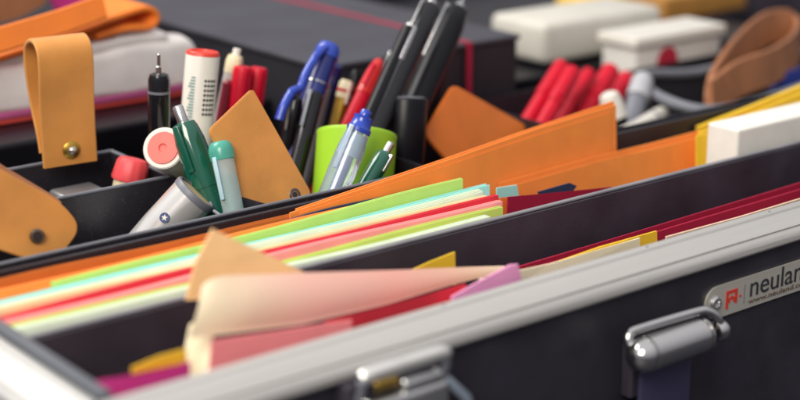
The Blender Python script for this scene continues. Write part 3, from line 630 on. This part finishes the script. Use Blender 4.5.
# brown loop at right in the pouch
c0 = at(745, 55, .79); wd = (RT*.35+Vector((FW.x, FW.y, 0)).normalized()*.9).normalized()
lpth = [(706, 96, .775), (712, 70, .79), (736, 36, .83), (762, 14, .86), (786, 10, .862), (797, 20, .85), (790, 36, .82), (768, 50, .80), (735, 62, .787), (708, 82, .774)]
path = [v+Vector((0, -.003, -.0135)) for v in smoothpath([at(*q_) for q_ in lpth], 6)]
o1 = link('leather_strap', ribbon(path, Vector((-.003, -.007, -.028)), .0046), TAND, None, True); tag(o1, 'brown leather strap bent into a leaning teardrop loop at the upper right', 'strap')

# ------------------------------------------------------------------ pouch with grey rim
rim = smoothpath([at(640, 76, .86), at(646, 86, .845), at(664, 99, .80), at(702, 110, .765), at(745, 105, .765), at(800, 88, .768), at(850, 66, .80), at(850, 50, .845), at(780, 54, .862), at(700, 72, .864), at(655, 74, .866), at(640, 76, .86)], 6)
pouch = tag(empty('pouch', Vector((rim[20].x+.05, .84, -.09))), 'dark oval pouch with pale grey rolled rim holding the brown loop', 'pouch')
bm = bmesh.new(); tube(bm, rim, .0042, 10); q = link('pouch_rim', bm, mat('pale_grey_webbing', (.17, .18, .21), .5, bump=.4), None, True); q.parent = pouch; q.matrix_parent_inverse = pouch.matrix_world.inverted()
bm = bmesh.new(); A = [bm.verts.new(v) for v in rim[:-1]]; cen = sum((v for v in rim), Vector())/len(rim)
B = [bm.verts.new(Vector((cen.x+(v.x-cen.x)*.85, cen.y+(v.y-cen.y)*.85, -.095))) for v in rim[:-1]]; n_ = len(A)
for i in range(n_): bm.faces.new((A[i], A[(i+1) % n_], B[(i+1) % n_], B[i]))
bm.faces.new(B); q = link('pouch_body', bm, mat('slate_fabric', (.018, .018, .026), .7, bump=.5), None, True); q.parent = pouch; q.matrix_parent_inverse = pouch.matrix_world.inverted()
bpy.context.view_layer.update()
card('paper_card', 'blue card inside the pouch at the right edge', 'card', [(770, 92, .80), (784, 74, .80), (830, 58, .80), (830, 100, .80), (775, 106, .80)], mat('blue_card', (.03, .05, .28), .5), .003)

# ------------------------------------------------------------------ notebook with red elastic
nb = tag(empty('notebook', (.74, 1.06, -.10)), 'large dark grey notebook box with red elastic band behind the pens', 'notebook')
def npart(name, bm, m, smooth=False, par=nb):
    o = link(name, bm, m, par, smooth); o.matrix_parent_inverse = Matrix.Translation((-.74, -1.06, .10)); return o
bm = bmesh.new(); box(bm, (.648, .9, -.10), (.832, 1.31, .026), .001); npart('body', bm, mat('notebook_block', (.014, .014, .02), .6))
bm = bmesh.new(); box(bm, (.646, .898, .0265), (.834, 1.31, .0305), .0012); npart('cover', bm, mat('notebook_cover', (.040, .040, .052), .42, bump=.4, var=.2, vscale=20))
RB = mat('red_elastic', (.40, .01, .05), .6)
bm = bmesh.new(); xe = .778; box(bm, (xe, .8965, .0306), (xe+.0045, 1.31, .0312)); box(bm, (xe, .8962, -.09), (xe+.0045, .8975, .0309)); npart('elastic_band', bm, RB)

# ------------------------------------------------------------------ plastic case at the back left
pc = tag(empty('plastic_case', (.43, 1.05, -.02)), 'long milky white plastic box with red and pink stripe at its bottom', 'box')
def xpart(name, bm, m, root, smooth=True):
    o = link(name, bm, m, root, smooth); o.matrix_parent_inverse = root.matrix_world.inverted(); return o
bpy.context.view_layer.update()
def crumple(a, b, bev, amp):
    bm = bmesh.new(); box(bm, a, b, bev); bmesh.ops.subdivide_edges(bm, edges=[e for e in bm.edges if e.calc_length() > .03], cuts=14, use_grid_fill=True)
    from mathutils import noise
    for v in bm.verts:
        v.co += Vector(noise.noise_vector(v.co*38))*amp + Vector(noise.noise_vector(v.co*110))*amp*.35
    for v in bm.verts: v.co.x -= max(0, v.co.z-.02)*.5*(v.co.x > .55)
    return bm
FILM = mat('crumpled_film', (.86, .82, .80), .22, trans=.25, var=.12, bump=.6, bscale=60)
xpart('body', crumple((.30, .999, .005), (.612, 1.045, .040), .006, .0035), FILM, pc)
xpart('lid', crumple((.325, 1.003, .038), (.594, 1.041, .047), .003, .003), FILM, pc)
bm = bmesh.new(); box(bm, (.30, .9975, -.0005), (.613, 1.046, .0037), .001); xpart('red_base', bm, mat('red_base', (.55, .06, .05), .5), pc)
bm = bmesh.new(); box(bm, (.36, .996, .004), (.60, .9978, .0085), .0006); xpart('pink_stripe', bm, mat('mauve_stripe', (.42, .08, .22), .5), pc)
# support shelf under it
bm = bmesh.new(); box(bm, (.283, .95, -.16), (.90, 1.30, -.001), .003)
sb = tag(centre(link('black_box', bm, GLK)), 'closed black box filling the rear left of the case under the milky plastic box', 'box')
# move the notebook clear of it: the box ends before the notebook
for v in sb.data.vertices:
    if v.co.x > .1: v.co.x -= .262
# orange folded strap on top of the plastic case
path = smoothpath([at(-60, 66, 1.02), at(0, 48, 1.02), at(60, 28, 1.02), at(110, 9, 1.02), at(132, 4, 1.02), at(141, 12, 1.02), at(134, 22, 1.02), at(110, 24, 1.02), at(80, 32, 1.02)], 6)
o = link('orange_strap', ribbon(path, Vector((-.010, .035, .004)), .0045), mat('orange_felt', (.80, .20, .02), .7, bump=.3, var=.08), None, True)
tag(o, 'thick bright orange strap folded back on itself at the top left', 'strap')
path = smoothpath([at(-60, 58, .99), at(0, 40, .99), at(60, 22, .99), at(104, 6, .99)], 6)
o = link('orange_strap', ribbon(path, Vector((0, .006, .016)), .004), MATS['orange_felt'], None, True); tag(o, 'lower straight orange strap lying on the milky plastic box', 'strap')
o = card('leather_piece', 'brown leather piece at the extreme top left corner', 'leather', [(-30, -20, 1.15), (40, -20, 1.15), (48, 2, 1.15), (20, 18, 1.15), (-30, 30, 1.15)], TAND, .004, r=.004)
card('card_piece', 'dark magenta card behind the orange strap at the top left', 'card', [(40, -20, 1.17), (140, -20, 1.17), (125, 4, 1.17), (60, 18, 1.17)], P['magenta_card'], .002)

# ------------------------------------------------------------------ boxes at the back right
def abox(name, label, cat, l0, l1, yfront, depth, bot, m, z1=None, bev=.003):
    """box whose front face runs between two photo columns at depth yfront"""
    A = at(*l0, yfront); B = at(*l1, yfront); z1 = (A.z+B.z)/2
    bm = bmesh.new(); box(bm, (A.x, yfront, -.11), (B.x, yfront+depth, z1), bev) if bot is None else box(bm, (A.x, yfront, bot), (B.x, yfront+depth, z1), bev)
    return tag(centre(link(name, bm, m, None, True)), label, cat)
IV = mat('ivory_card', (.58, .56, .50), .6, var=.06)
abox('white_box', 'long ivory white box behind the notebook and the red pens', 'box', (545, 26), (664, 4), .95, .07, -.014, IV, bev=.007)
b2 = abox('white_box', 'short white box with round red dot right of the long ivory box', 'box', (637, 40), (722, 27), .8925, .040, -.10, mat('white_card_box', (.66, .64, .60), .55))
lo_ = [min(v.co[i_] for v in b2.data.vertices) for i_ in range(3)]; hi_ = [max(v.co[i_] for v in b2.data.vertices) for i_ in range(3)]
bm = bmesh.new(); box(bm, (lo_[0]-.004, lo_[1]-.0035, hi_[2]-.006), (hi_[0]+.002, hi_[1]+.002, hi_[2]+.0022), .0015); o = link('lid', bm, WHITE, b2)
p0 = at(667, 61, .8925); bm = bmesh.new(); lathe(bm, [(0, .0125), (.0006, .0125)], 32, Matrix.Translation((p0.x, .8924, p0.z)) @ MY)
o = link('red_dot', bm, mat('dot_red', (.48, .02, .05), .5), None); o.parent = b2; bpy.context.view_layer.update(); o.matrix_parent_inverse = Matrix.Translation(-b2.location)
bm = bmesh.new(); box(bm, (.838, .936, -.16), (1.20, 1.29, -.0165), .003); tag(centre(link('black_box', bm, GLK)), 'closed black box under the white boxes at the back right', 'box')
abox('yellow_block', 'yellow block behind the long ivory box at the top edge', 'box', (585, 0), (632, -6), 1.06, .04, -.015, P['yellow_card'])
abox('brown_box', 'ochre brown box behind the white box with the red dot', 'box', (666, -4), (748, -12), 1.03, .06, -.016, mat('ochre_card', (.42, .20, .04), .6))
